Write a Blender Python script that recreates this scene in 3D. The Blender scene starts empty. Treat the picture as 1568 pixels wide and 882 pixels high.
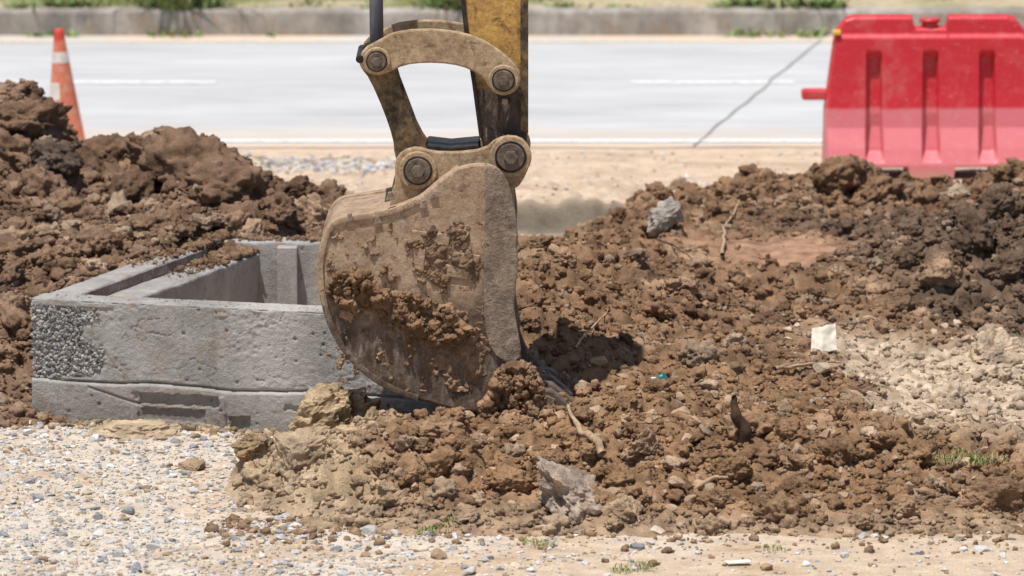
import bpy, math, random
import numpy as np
from mathutils import Vector, noise as mn
random.seed(7); rng=np.random.default_rng(7)
S=bpy.context.scene
# ---------------- camera ----------------
CH=4.87; TH=math.atan(0.1563); ct,st=math.cos(TH),math.sin(TH); F=9000.0
cam=bpy.data.cameras.new("camera"); co=bpy.data.objects.new("camera",cam); S.collection.objects.link(co)
co.location=(0,0,CH); co.rotation_euler=(math.pi/2-TH,0,0)
cam.sensor_width=36; cam.lens=F/1568*36; cam.clip_end=2000; cam.clip_start=.5
cam.dof.use_dof=True; cam.dof.focus_distance=26.3; cam.dof.aperture_fstop=3.4
S.camera=co
S.view_settings.view_transform='Standard'; S.view_settings.look='None'; S.view_settings.exposure=0
# drafting helpers: survey (u,v) -> metres on vertical plane Y or on a level z
def W(px,py,Y):
    v=(py-441)/F; z=CH-Y*(st+v*ct)/(ct-v*st); d=Y*ct+(CH-z)*st
    return ((px-784)/F*d, z)
def G(px,py,z=0.):
    v=(py-441)/F; Y=(CH-z)*(ct-v*st)/(st+v*ct); d=Y*ct+(CH-z)*st
    return ((px-784)/F*d, Y)
# ---------------- light ----------------
sd=Vector((-.17,-.25,.93)).normalized()
wd=bpy.data.worlds.new("World"); S.world=wd; wd.use_nodes=True
nt=wd.node_tree; bg=nt.nodes["Background"]; sky=nt.nodes.new("ShaderNodeTexSky"); sky.sky_type='NISHITA'; sky.sun_disc=False
sky.sun_elevation=math.asin(sd.z); sky.sun_rotation=math.atan2(sd.x,sd.y)%(2*math.pi)
nt.links.new(sky.outputs[0],bg.inputs[0]); bg.inputs[1].default_value=.10
sl=bpy.data.lights.new("sun",'SUN'); sl.energy=5.0; sl.angle=math.radians(.5); sl.color=(1,.96,.9)
so=bpy.data.objects.new("sun",sl); S.collection.objects.link(so); so.rotation_euler=sd.to_track_quat('Z','Y').to_euler(); so.location=(-5,10,15)
# ---------------- noise ----------------
def hsh(ix,iy,s):
    v=np.sin(ix*127.1+iy*311.7+s*74.7)*43758.5453
    return v-np.floor(v)
def vn(x,y,s=0):
    ix=np.floor(x);iy=np.floor(y);fx=x-ix;fy=y-iy;fx=fx*fx*(3-2*fx);fy=fy*fy*(3-2*fy)
    a=hsh(ix,iy,s);b=hsh(ix+1,iy,s);c=hsh(ix,iy+1,s);d=hsh(ix+1,iy+1,s)
    return (a+(b-a)*fx+(c-a)*fy+(a-b-c+d)*fx*fy)*2-1
def fbm(x,y,s=0,o=4):
    r=0;a=1;t=0
    for i in range(o):
        r=r+a*vn(x*1.0+i*17.3,y+i*9.1,s+i);t+=a;a*=.5;x=x*2.03;y=y*2.03
    return r/t
def dome(x,y,s=0,r0=.4,r1=.8):
    ix=np.floor(x);iy=np.floor(y);out=np.zeros_like(x)
    for i in(-1,0,1):
        for j in(-1,0,1):
            cx=ix+i;cy=iy+j
            dx=cx+hsh(cx,cy,s)-x;dy=cy+hsh(cx,cy,s+3)-y
            r=r0+(r1-r0)*hsh(cx,cy,s+5);h=hsh(cx,cy,s+8)
            d=(dx*dx+dy*dy)/(r*r)
            out=np.maximum(out,np.sqrt(np.maximum(0,1-d))*r*(.5+.9*h))
    return out
def sstep(a,b,x):
    t=np.clip((x-a)/(b-a),0,1);return t*t*(3-2*t)
# ---------------- mesh helpers ----------------
def link(o,parent=None):
    S.collection.objects.link(o)
    if parent: o.parent=parent
    return o
def empty(name,loc=(0,0,0)):
    e=bpy.data.objects.new(name,None); e.empty_display_size=.2; S.collection.objects.link(e); return e
def npmesh(name,V,Fc,mat,col=None,smooth=True,parent=None):
    V=np.asarray(V,dtype=np.float32);Fc=np.asarray(Fc,dtype=np.int32);k=Fc.shape[1]
    me=bpy.data.meshes.new(name);me.vertices.add(len(V));me.vertices.foreach_set('co',V.ravel())
    me.loops.add(Fc.size);me.loops.foreach_set('vertex_index',Fc.ravel())
    me.polygons.add(len(Fc));me.polygons.foreach_set('loop_start',np.arange(len(Fc),dtype=np.int32)*k)
    me.polygons.foreach_set('loop_total',np.full(len(Fc),k,dtype=np.int32))
    me.polygons.foreach_set('use_smooth',np.full(len(Fc),smooth))
    me.update(calc_edges=True)
    if col is not None:
        a=me.color_attributes.new('Col','FLOAT_COLOR','POINT')
        c=np.ones((len(V),4),dtype=np.float32);c[:,:3]=col;a.data.foreach_set('color',c.ravel())
    me.materials.append(mat)
    return link(bpy.data.objects.new(name,me),parent)
def gridfaces(nx,ny):
    i=np.arange(nx-1)[None,:];j=np.arange(ny-1)[:,None];a=(j*nx+i).ravel()
    return np.stack([a,a+1,a+nx+1,a+nx],1)
def pymesh(name,V,Fc,mat,parent=None,bevel=0,smooth=False,seg=2):
    me=bpy.data.meshes.new(name);me.from_pydata(V,[],Fc);me.update()
    import bmesh
    bm=bmesh.new();bm.from_mesh(me);bmesh.ops.recalc_face_normals(bm,faces=bm.faces);bm.to_mesh(me);bm.free()
    if smooth:
        for p in me.polygons:p.use_smooth=True
    me.materials.append(mat);o=link(bpy.data.objects.new(name,me),parent)
    if bevel:
        b=o.modifiers.new('b','BEVEL');b.width=bevel;b.segments=seg;b.limit_method='ANGLE';b.angle_limit=math.radians(25)
    return o
def prism(name,pts,Y0,Y1,mat,parent=None,bevel=.006,ref=None):
    ref=Y0 if ref is None else ref
    P=[W(a,b,ref) for a,b in pts];n=len(P)
    V=[(x,Y0,z) for x,z in P]+[(x,Y1,z) for x,z in P]
    Fc=[list(range(n)),list(range(2*n-1,n-1,-1))]+[[i,(i+1)%n,(i+1)%n+n,i+n] for i in range(n)]
    return pymesh(name,V,Fc,mat,parent,bevel)
def disc(name,px,py,r,Y0,Y1,mat,parent=None,n=32,bevel=.005,ref=25.9):
    x,z=W(px,py,ref);V=[];
    for Y in(Y0,Y1):
        for i in range(n):
            a=2*math.pi*i/n;V.append((x+r*math.cos(a),Y,z+r*math.sin(a)))
    Fc=[list(range(n)),list(range(2*n-1,n-1,-1))]+[[i,(i+1)%n,(i+1)%n+n,i+n] for i in range(n)]
    return pymesh(name,V,Fc,mat,parent,bevel)
def smoothpts(P,it=2,closed=True):
    P=[tuple(map(float,p)) for p in P]
    for _ in range(it):
        Q=[];n=len(P)
        rg=range(n) if closed else range(n-1)
        if not closed:Q.append(P[0])
        for i in rg:
            a=P[i];b=P[(i+1)%n];Q.append((a[0]*.75+b[0]*.25,a[1]*.75+b[1]*.25));Q.append((a[0]*.25+b[0]*.75,a[1]*.25+b[1]*.75))
        if not closed:Q.append(P[-1])
        P=Q
    return P
# ---------------- materials ----------------
class NT:
    def __init__(s,name):
        s.m=bpy.data.materials.new(name);s.m.use_nodes=True;s.t=s.m.node_tree;s.b=s.t.nodes['Principled BSDF']
        s.tc=s.t.nodes.new('ShaderNodeTexCoord')
    def L(s,a,b):s.t.links.new(a,b)
    def noise(s,scale,detail=6,rough=.6,sc=None,dist=0):
        n=s.t.nodes.new('ShaderNodeTexNoise');n.inputs['Scale'].default_value=scale;n.inputs['Detail'].default_value=min(detail,4);n.inputs['Roughness'].default_value=rough;n.inputs['Distortion'].default_value=dist
        v=s.tc.outputs['Object']
        if sc:
            mp=s.t.nodes.new('ShaderNodeMapping');mp.inputs['Scale'].default_value=sc;s.L(v,mp.inputs[0]);v=mp.outputs[0]
        s.L(v,n.inputs['Vector']);return n.outputs['Fac']
    def rng(s,v,a,b,c=0,d=1):
        n=s.t.nodes.new('ShaderNodeMapRange');s.L(v,n.inputs[0])
        for i,k in enumerate((a,b,c,d)):n.inputs[i+1].default_value=k
        return n.outputs[0]
    def math(s,op,a,b):
        n=s.t.nodes.new('ShaderNodeMath');n.operation=op
        for i,k in enumerate((a,b)):
            if isinstance(k,(int,float)):n.inputs[i].default_value=k
            else:s.L(k,n.inputs[i])
        return n.outputs[0]
    def mix(s,f,a,b,mode='MIX'):
        n=s.t.nodes.new('ShaderNodeMix');n.data_type='RGBA';n.blend_type=mode
        if isinstance(f,(int,float)):n.inputs[0].default_value=f
        else:s.L(f,n.inputs[0])
        for i,k in((6,a),(7,b)):
            if isinstance(k,tuple):n.inputs[i].default_value=(*k,1)
            else:s.L(k,n.inputs[i])
        return n.outputs[2]
    def attr(s):
        n=s.t.nodes.new('ShaderNodeAttribute');n.attribute_name='Col';return n.outputs['Color']
    def axis(s,i):
        n=s.t.nodes.new('ShaderNodeSeparateXYZ');s.L(s.tc.outputs['Object'],n.inputs[0]);return n.outputs[i]
    def grey(s,v):
        n=s.t.nodes.new('ShaderNodeCombineColor')
        for i in range(3):s.L(v,n.inputs[i])
        return n.outputs[0]
    def bump(s,h,strength=.5,dist=.01,prev=None):
        n=s.t.nodes.new('ShaderNodeBump');n.inputs['Strength'].default_value=strength;n.inputs['Distance'].default_value=dist;s.L(h,n.inputs['Height'])
        if prev:s.L(prev,n.inputs['Normal'])
        return n.outputs[0]
    def out(s,col=None,rough=.9,spec=.2,metal=0,normal=None):
        if col is not None:
            if isinstance(col,tuple):s.b.inputs['Base Color'].default_value=(*col,1)
            else:s.L(col,s.b.inputs['Base Color'])
        if isinstance(rough,(int,float)):s.b.inputs['Roughness'].default_value=rough
        else:s.L(rough,s.b.inputs['Roughness'])
        s.b.inputs['Specular IOR Level'].default_value=spec;s.b.inputs['Metallic'].default_value=metal
        if normal:s.L(normal,s.b.inputs['Normal'])
        return s.m
def soil_mat(name,lo=.6,hi=1.3,b=.7,bs=70,spec=0.0):
    k=NT(name);h=k.noise(bs,3,.75)
    f=k.math('MULTIPLY',k.rng(k.noise(9,1,.7),.3,.7,lo,hi),k.rng(h,.3,.7,.76,1.2))
    c=k.mix(1,k.attr(),k.grey(f),'MULTIPLY')
    return k.out(c,1.,spec,0,k.bump(h,b,.012))
M_soil=soil_mat("soil",.64,1.28,.9,95)
M_ground=soil_mat("sandy_ground",.86,1.12,.6,90)
M_stone=soil_mat("stones",.85,1.15,.5,120,.1)
def metal_mat(name,dust,base,thr=.5,zgrad=None,rough=.75,dark=(.03,.022,.018),b=.25,wid=.12,streak=False):
    k=NT(name);n1=k.noise(7,4,.7);n2=k.noise(38,3,.7)
    f=k.rng(k.math('ADD',k.math('MULTIPLY',n1,.7),k.math('MULTIPLY',n2,.3)),thr-wid,thr+wid)
    c=k.mix(f,base,dust)
    g=k.rng(k.noise(16,4,.8,None,.6),.55,.68)
    c=k.mix(k.math('MULTIPLY',g,.75),c,dark)
    if zgrad:
        z0,z1,lo=zgrad
        zz=k.math('ADD',k.axis(2),k.math('MULTIPLY',k.math('SUBTRACT',k.noise(5,4,.6),.5),.5))
        sc=k.noise(14,4,.75,(1.6,1,.5),.5)
        lower=k.mix(k.rng(sc,.5,.66),lo,(.26,.20,.15))
        lower=k.mix(k.rng(k.noise(9,4,.7),.48,.6),lower,(.075,.048,.033))
        c=k.mix(k.rng(zz,z0,z1),lower,c)
    if streak:
        sk=k.rng(k.noise(26,4,.8,(1.,1,.12),.3),.60,.70);c=k.mix(k.math('MULTIPLY',sk,.4),c,(.44,.35,.265))
    c=k.mix(1,c,k.grey(k.rng(n2,.3,.7,.8,1.15)),'MULTIPLY')
    n=k.bump(k.noise(90,3,.75),b,.006);n=k.bump(n1,b,.02,n)
    return k.out(c,rough,.3,0,n)
M_bucket=metal_mat("bucket_steel",(.42,.295,.195),(.27,.175,.108),.46,(.72,.86,(.13,.088,.062)),.6,(.13,.08,.05),.45,.12,True)
M_cutter=metal_mat("side_cutter",(.32,.24,.175),(.16,.12,.09),.5,None,.6,(.08,.06,.05),.8,.12,True)
M_link=metal_mat("dusty_link",(.43,.31,.19),(.24,.15,.08),.45,None,.75,(.09,.058,.038),.3)
M_dlink=metal_mat("grimy_link",(.25,.155,.065),(.045,.032,.022),.53,None,.6)
M_stick=metal_mat("stick_paint",(.55,.33,.09),(.30,.16,.06),.47,(1.70,1.84,(.03,.022,.016)),.55,(.07,.04,.02))
M_black=metal_mat("greasy_black",(.07,.05,.035),(.018,.014,.012),.6,None,.5)
M_pin=metal_mat("pin_steel",(.2,.145,.1),(.07,.055,.045),.5,None,.5)
def simple(name,c,rough=.5,spec=.4,metal=0,var=.15,b=.1,sc=30):
    k=NT(name);f=k.rng(k.noise(sc,4,.7),.3,.7,1-var,1+var)
    return k.out(k.mix(1,c,k.grey(f),'MULTIPLY'),rough,spec,metal,k.bump(k.noise(sc*3,3),b,.004))
M_rod=simple("hydraulic_rod_steel",(.17,.19,.235),.35,.6,.1)
# concrete
def concrete(name,c=(.40,.39,.37),lo=.72,st1=.55,st2=.5,patchx=None):
    k=NT(name);n=k.noise(3,4,.65);h=k.noise(110,3,.8)
    f=k.math('MULTIPLY',k.rng(n,.3,.7,lo,1.2),k.rng(h,.3,.7,.78,1.17))
    col=k.mix(1,c,k.grey(f),'MULTIPLY')
    s6=k.noise(6,4,.7,(1,1,.35))
    col=k.mix(k.math('MULTIPLY',k.rng(s6,.52,.66),st1),col,(.56,.51,.46))
    col=k.mix(k.math('MULTIPLY',k.rng(k.noise(9,4,.75),.54,.66),st2),col,(.33,.24,.165))
    if patchx:
        d=k.math('ABSOLUTE',k.math('SUBTRACT',k.axis(0),patchx),0)
        m=k.rng(k.math('ADD',d,k.math('MULTIPLY',k.math('SUBTRACT',s6,.5),.5)),.22,.05)
        col=k.mix(k.math('MULTIPLY',m,.6),col,(.52,.49,.46))
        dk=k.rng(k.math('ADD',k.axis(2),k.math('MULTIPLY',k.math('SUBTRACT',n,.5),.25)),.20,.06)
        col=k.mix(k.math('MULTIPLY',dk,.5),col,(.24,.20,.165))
        sk=k.rng(k.noise(10,4,.75,(1.2,1,.12)),.56,.68);col=k.mix(k.math('MULTIPLY',sk,.35),col,(.20,.17,.14))
    return k.out(col,.9,.15,0,k.bump(h,.8,.009))
M_conc=concrete("concrete",(.37,.35,.33),.72,.45,.55)
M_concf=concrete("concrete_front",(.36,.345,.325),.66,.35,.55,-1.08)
M_conctop=concrete("kerb_concrete",(.42,.375,.325),.5,.6,.85)
# ---------------- height fields ----------------
def ctrl(x,y,xs,ys,Z):
    Z=np.array(Z,float);xs=np.array(xs);ys=np.array(ys)
    i=np.clip(np.searchsorted(xs,x)-1,0,len(xs)-2);j=np.clip(np.searchsorted(ys,y)-1,0,len(ys)-2)
    fx=np.clip((x-xs[i])/(xs[i+1]-xs[i]),0,1);fy=np.clip((y-ys[j])/(ys[j+1]-ys[j]),0,1)
    fx=fx*fx*(3-2*fx)*.5+fx*.5;fy=fy*fy*(3-2*fy)*.5+fy*.5
    return (Z[j,i]*(1-fx)+Z[j,i+1]*fx)*(1-fy)+(Z[j+1,i]*(1-fx)+Z[j+1,i+1]*fx)*fy
LX=[-4.4,-3.8,-3.2,-2.7,-2.5,-2.2,-1.9,-1.6,-1.3,-1.0,-.6,-.1]
LY=[26.9,27.3,28.0,28.8,29.5,30.3,31.0,31.8,32.7]
LZ=[[0]*12,
[0,.12,.15,.12,.14,.08,.0,.0,0,0,0,0],
[0,.4,.5,.45,.46,.42,.42,.2,0,0,0,0],
[0,.5,.7,.66,.62,.60,.60,.62,.4,0,0,0],
[0,.6,.85,.8,.7,.66,.68,.74,.66,.52,.4,0],
[0,.6,.95,.93,.85,.70,.74,.80,.62,.56,.42,0],
[0,.6,.9,1.0,.98,.72,.80,.76,.56,.52,.36,0],
[0,.4,.6,.7,.6,.5,.5,.5,.35,.3,.1,0],
[0]*12]
RX=[-.45,-.2,.1,.4,.8,1.3,1.8,2.3,2.8,3.5,4.6]
RY=[25.3,26.0,26.4,27.0,28.0,28.6,28.9,29.4,30.0,30.7,31.4,32.2,33.1]
RZ=[[0]*11,[0,.08,.20,.25,.26,.22,.14,.1,.1,.06,0],
[0,.1,.30,.32,.3,.24,.15,.12,.12,.1,0],
[0,.3,.50,.45,.36,.26,.16,.13,.13,.1,0],
[0,.45,.62,.56,.40,.27,.17,.13,.12,.1,0],
[0,.40,.60,.60,.42,.27,.22,.18,.18,.2,0],
[0,.3,.48,.50,.42,.27,.26,.22,.24,.2,0],
[0,.1,.34,.38,.40,.27,.38,.48,.52,.5,0],
[0,0,.16,.26,.38,.31,.36,.56,.66,.6,0],
[0,0,.08,.26,.38,.37,.36,.40,.5,.5,0],
[0,0,.04,.26,.40,.42,.40,.38,.42,.4,0],
[0,0,.0,.14,.38,.40,.50,.42,.46,.4,0],
[0]*11]
FX=[-1.35,-1.05,-.7,-.3,.2,.6,1.0,1.5,2.0,2.4,2.9,3.6]
FY=[24.25,24.7,25.1,25.5,25.9,26.4,26.9]
FZ=[[0]*12,
[0,0,.05,.1,.1,.1,.1,.1,.08,.03,0,0],
[0,.08,.2,.23,.2,.2,.2,.19,.15,.1,.05,0],
[0,.17,.27,.28,.27,.28,.26,.24,.18,.14,.1,0],
[0,.10,.18,.20,.27,.30,.28,.25,.2,.15,.12,0],
[0,0,.02,.05,.25,.3,.28,.22,.15,.12,.1,0],
[0]*12]
A=np.array((-2.25,27.2));B=np.array((-1.55,29.2));C=np.array((.40,29.1));D=np.array((-.28,26.62))
def inside(x,y,m=0.):
    q=[A,D,C,B];r=np.ones_like(x,bool)
    for i in range(4):
        a=q[i];b=q[(i+1)%4];d=(b-a)/np.linalg.norm(b-a);n=(-d[1],d[0])
        r&=((x-a[0])*n[0]+(y-a[1])*n[1])>m
    return r
def lumps(x,y,s,big=1.):
    wx=x+.04*vn(x*9,y*9,s+40)+.012*vn(x*35,y*35,s+42);wy=y+.04*vn(x*9,y*9,s+41)+.012*vn(x*35,y*35,s+43)
    h=.07*fbm(x*2.2,y*2.2,s,3)
    h=h+big*.14*(dome(wx*5.5,wy*4.5,s+11,.35,.75)-.3)*sstep(-.2,.5,fbm(x*1.7,y*1.7,s+5,2)+.2)
    h=h+.044*(dome(wx*13,wy*9,s+21,.3,.75)-.25)
    h=h+.018*(dome(wx*30,wy*22,s+31,.3,.75)-.25)
    h=h+.008*fbm(x*55,y*45,s+9,3)
    return h
def H_left(x,y):
    c=ctrl(x,y,LX,LY,LZ);m=np.clip(c/.16,0,1)
    for cx,cy,r,h in((-2.56,30.9,.22,.12),(-2.35,30.0,.16,.12),(-1.62,30.1,.3,.12),(-1.85,30.6,.16,.12),(-2.15,30.9,.16,.08),(-1.15,30.3,.15,.05)):
        d=((x-cx)**2+((y-cy)*.9)**2)/r**2;c=c+h*np.sqrt(np.maximum(0,1-d))
    return c+m*lumps(x,y,3,1.1)-.03*(1-m)-.005
def spatch(x,y):return np.exp(-(((x-1.36+.15*vn(x*3,y*3,66))/.50)**2+((y-30.2+.15*vn(x*4,y*4,67))/.46)**2)**1.5)
def H_right(x,y):
    c=ctrl(x,y,RX,RY,RZ);f=ctrl(x,y,FX,FY,FZ)*(y<26.9)
    c=np.maximum(c,f)
    m=np.clip(c/.12,0,1)
    sandy=sand_mask(x,y)
    k=1-.88*spatch(x,y)-.45*sandy
    for cx,cy,r,h in((1.88,32.1,.17,.11),(2.15,29.6,.3,.06),(.98,32.0,.1,.07)):
        d=((x-cx)**2+((y-cy)*.9)**2)/r**2;c=c+h*np.sqrt(np.maximum(0,1-d))
    return c+m*k*lumps(x,y,8,.8)-.03*(1-m)-.005
def sand_mask(x,y):
    w=.25*fbm(x*2.5,y*2.5,77,3)
    return sstep(1.35,1.75,x+w+.12*(y-27.5))*sstep(25.5,26.1,y+w)*(1-sstep(28.15,28.5,y+w))
def gz(x,y):
    z=.008*fbm(x*5,y*5,50,4)+.012*fbm(x*1.3,y*1.3,51,2)+.004*fbm(x*40,y*40,55,2)
    m=1-sstep(36.0,36.8,y);z=z*m-.005*(1-m)
    w=.12*fbm(x*3,y*3,60,3)
    b=sstep(33.15,33.25,y+w*.7)*(1-sstep(33.9,35.6,y))*sstep(-3.,-1.6,x)*(1-sstep(.6,1.0,x+w))
    z=z+.17*b*(1+.3*fbm(x*9,y*9,61,3))
    z=np.where(y>43.4,.165+.03*fbm(x*2,y*2,70,3)*(y<60),z)
    return z
def lerp(a,b,t):return a+(np.array(b)-a)*t[:,None]
def col_left(x,y,z):
    n=fbm(x*2.5,y*2.5,90,4);c=np.tile(np.array((.24,.152,.10)),(len(x),1))
    c=lerp(c,(.145,.09,.06),sstep(-.1,.5,n));c=lerp(c,(.37,.255,.17),sstep(.2,.55,fbm(x*6,y*6,91,4)))
    c=lerp(c,(.11,.09,.075),.7*np.exp(-(((x+2.35)/.12)**2+((y-30.0)/.25)**2)))
    return c
def col_right(x,y,z):
    n=fbm(x*2.5,y*2.5,95,4);c=np.tile(np.array((.265,.16,.094)),(len(x),1))
    c=lerp(c,(.18,.107,.065),sstep(-.1,.5,n))
    c=lerp(c,(.30,.18,.10),.6*(1-sstep(26.3,27,y+.4*n)))
    dk=sstep(1.35,1.9,x+.3*n+.25*(y-30))*sstep(28.3,28.8,y+.3*n)*(1-sstep(30.9,31.6,y+.3*n))
    c=lerp(c,(.16,.108,.075),dk)
    c=lerp(c,(.40,.24,.155),.9*spatch(x,y))
    c=lerp(c,(.40,.265,.17),sstep(.2,.55,fbm(x*5,y*5,96,4))*.8)
    c=lerp(c,(.56,.44,.315),sand_mask(x,y))
    c=lerp(c,(.48,.36,.235),(1-sstep(-.9,-.4,x+.25*n))*.9)
    c=lerp(c,(.42,.31,.21),(1-sstep(.02,.10,z+.04*n))*.6)
    return c
def patch(name,x0,x1,y0,y1,dx,dy,H,colf,cut):
    xs=np.arange(x0,x1,dx);ys=np.arange(y0,y1,dy);X,Y=np.meshgrid(xs,ys);x=X.ravel();y=Y.ravel()
    z=H(x,y)
    jx=.02*fbm(x*14,y*14,201,2);jy=.03*fbm(x*14,y*14,202,2)
    V=np.stack([x+jx,y+jy,z],1);Fc=gridfaces(len(xs),len(ys))
    bad=(z<-.05)|cut(x,y);k=~(bad[Fc].any(1));Fc=Fc[k]
    u=np.unique(Fc);mp=np.zeros(len(V),np.int32);mp[u]=np.arange(len(u))
    return npmesh(name,V[u],mp[Fc],M_soil,colf(x,y,z)[u])
cutL=lambda x,y:inside(x,y,.05)|(ctrl(x,y,LX,LY,LZ)<=0.001)
cutR=lambda x,y:(inside(x,y,.015)&(x<-.32))|(np.maximum(ctrl(x,y,RX,RY,RZ),ctrl(x,y,FX,FY,FZ)*(y<26.9))<=0.001)
moundL=patch("dirt_mound",-4.4,-.1,26.9,32.7,.009,.013,H_left,col_left,cutL)
moundR=patch("dirt_mound",-1.35,4.5,24.25,33.1,.009,.013,H_right,col_right,cutR)
def Hall(x,y):
    x=np.atleast_1d(np.asarray(x,float));y=np.atleast_1d(np.asarray(y,float))
    h=gz(x,y)
    l=(x>-4.4)&(x<-.1)&(y>26.9)&(y<32.7)&~cutL(x,y)
    r=(x>-1.35)&(x<4.5)&(y>24.25)&(y<33.1)&~cutR(x,y)
    if l.any():h[l]=np.maximum(h[l],H_left(x[l],y[l]))
    if r.any():h[r]=np.maximum(h[r],H_right(x[r],y[r]))
    return h
def hit(px,py):
    Y=np.arange(22.5,45,.01);v=(py-441)/F;z=CH-Y*(st+v*ct)/(ct-v*st);X=(px-784)/F*(Y*ct+(CH-z)*st)
    h=Hall(X,Y);i=np.argmax(z<=h);return X[i],Y[i],h[i]
def axis(lo,hi,step,far,nf=14):
    a=np.arange(lo,hi,step);g=np.geomspace(step*4,far,nf)
    return np.concatenate([lo-g[::-1],a,hi+g])
xs=axis(-3.6,3.6,.02,600)
ys=np.concatenate([np.array([-600,-200,-60,-10,5,12,17,20,21.5,22.2]),np.arange(22.6,37.4,.02),np.array([38,40,42,43.3,43.39,43.42,43.6,43.8]),np.arange(44,50,.1),np.array([52,55,60,70,90,130,200,350,700,1200])])
X,Y=np.meshgrid(xs,ys);x=X.ravel();y=Y.ravel();z=gz(x,y)
n=fbm(x*1.6,y*1.6,120,4);c=np.tile(np.array((.53,.415,.30)),(len(x),1))
c=lerp(c,(.57,.49,.40),sstep(-.3,.4,n-.25*x)*(1-sstep(26,28,y)))
c=lerp(c,(.42,.29,.18),sstep(.15,.5,fbm(x*3,y*3,121,4))*.6*(1-sstep(30,33,y)))
c=lerp(c,(.60,.46,.34),sstep(33,34.5,y)*.8)
c=lerp(c,(.40,.30,.21),sstep(.0,.5,fbm(x*1.5,y*5,122,4))*.6*sstep(33.3,34,y))
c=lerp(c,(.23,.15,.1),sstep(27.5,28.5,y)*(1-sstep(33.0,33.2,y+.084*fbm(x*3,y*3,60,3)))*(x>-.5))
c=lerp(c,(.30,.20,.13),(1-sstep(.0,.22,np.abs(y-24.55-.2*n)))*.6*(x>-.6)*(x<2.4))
face_shade=np.exp(-((y+.084*fbm(x*3,y*3,60,3)-33.18)/.08)**2)*(np.abs(x)<1.1);c=lerp(c,(.20,.17,.13),face_shade)  # grey-brown cut edge of the berm, its shade painted into the ground colour
c=lerp(c,(.46,.38,.25),sstep(43.2,43.4,y));c=lerp(c,(.17,.19,.07),sstep(43.4,43.6,y)*sstep(-.15,.25,fbm(x*.9,y*1.2,130,4)+.3*(y>46)))
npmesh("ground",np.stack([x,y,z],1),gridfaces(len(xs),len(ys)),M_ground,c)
# ---------------- clods & stones ----------------
import bmesh
def ico(sub):
    bm=bmesh.new();bmesh.ops.create_icosphere(bm,subdivisions=sub,radius=1);V=np.array([v.co[:] for v in bm.verts]);Fc=np.array([[v.index for v in f.verts] for f in bm.faces]);bm.free();return V,Fc
def variants(sub,n,amps,seed,angular=False,fine=()):
    V,Fc=ico(sub);out=[]
    for k in range(n):
        o=Vector((k*7.3+seed,seed*1.7,k*3.1));P=[]
        for v in V:
            p=Vector(v);r=1
            for s,a in amps:r+=a*mn.noise(p*s+o)
            P.append(p*max(r,.35))
        P=np.array(P)
        if angular:
            for q in range(9):
                nrm=rng.normal(size=3);nrm/=np.linalg.norm(nrm);dd=P@nrm;lim=rng.uniform(.5,.85)
                P=P-np.maximum(0,dd-lim)[:,None]*nrm
        if fine:
            P=np.array([Vector(p)*(1+sum(a*mn.noise(Vector(p)*s+o) for s,a in fine)) for p in P])
        out.append(P)
    return out,Fc
cl5=variants(5,6,((1.1,.45),(2.2,.25)),11,False,((4,.17),(8,.14),(16,.08),(30,.04)))
cl4=variants(4,8,((1.2,.5),(2.6,.4),(6,.28),(12,.14)),1)
cl3=variants(3,10,((1.2,.5),(2.6,.45),(6,.25)),2)
cl2=variants(2,10,((1.3,.6),(3.,.5)),3)
st1=variants(1,12,((1.3,.6),(3.,.3)),4)
st3=variants(3,10,((1.1,.35),(4,.06)),5,True)
st5=variants(5,6,((1.1,.5),(2.5,.2)),6,True,((4,.16),(9,.10),(20,.05)))
def rotm(n):
    q=rng.normal(size=(n,4));q/=np.linalg.norm(q,axis=1)[:,None];w,x,y,z=q.T
    return np.stack([1-2*(y*y+z*z),2*(x*y-z*w),2*(x*z+y*w),2*(x*y+z*w),1-2*(x*x+z*z),2*(y*z-x*w),2*(x*z-y*w),2*(y*z+x*w),1-2*(x*x+y*y)],1).reshape(n,3,3)
def scatter(var,P,size,col,sq=(1,1,.8),jit=.15):
    Vs,Fc=var;nv=len(Vs[0]);n=len(P);k=rng.integers(0,len(Vs),n);base=np.array(Vs)[k]
    R=rotm(n);sc=1+rng.uniform(-.3,.3,(n,1,3));V=np.einsum('nij,nvj->nvi',R,base*sc)*size[:,None,None]*np.array(sq)[None,None,:]+P[:,None,:]
    F2=(Fc[None]+(np.arange(n)*nv)[:,None,None]).reshape(-1,3)
    c=np.repeat(col*(1+rng.uniform(-jit,jit,(n,1))),nv,0)
    return V.reshape(-1,3),F2,c
def join(parts):
    Vs=[];Fs=[];Cs=[];o=0
    for v,f,c in parts:Vs.append(v);Fs.append(f+o);Cs.append(c);o+=len(v)
    return np.concatenate(Vs),np.concatenate(Fs),np.concatenate(Cs)
def powsize(n,a,b,e=2.5):
    u=rng.random(n);return (a**(1-e)+u*(b**(1-e)-a**(1-e)))**(1/(1-e))
def clods(name,H,cut,colf,box,counts,parent,dens=None,extra=(),world=()):
    parts=[]
    for var,n,a,b in counts:
        x=rng.uniform(box[0],box[1],n);y=rng.uniform(box[2],box[3],n)
        k=~cut(x,y)
        if dens is not None:k&=rng.random(n)<dens(x,y)
        x=x[k];y=y[k];z=H(x,y);k=z>-.01;x=x[k];y=y[k];z=z[k]
        s=powsize(len(x),a,b);c=colf(x,y,z)
        t=rng.random(len(x))<.12;c[t]=c[t]*.4+np.array((.42,.32,.23))*.6
        parts.append(scatter(var,np.stack([x,y,z+s*.2],1),s,c))
    L=[(*hit(px,py),r) for px,py,r in extra]+list(world)
    for x,y,z,r in L:
        xa,ya=np.array([x]),np.array([y])
        parts.append(scatter(cl5,np.array([[x,y,z+r*.1]]),np.array([r]),colf(xa,ya,np.array([z]))*.95))
    v,f,c=join(parts);return npmesh(name,v,f,M_soil,c,parent=parent)
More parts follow.
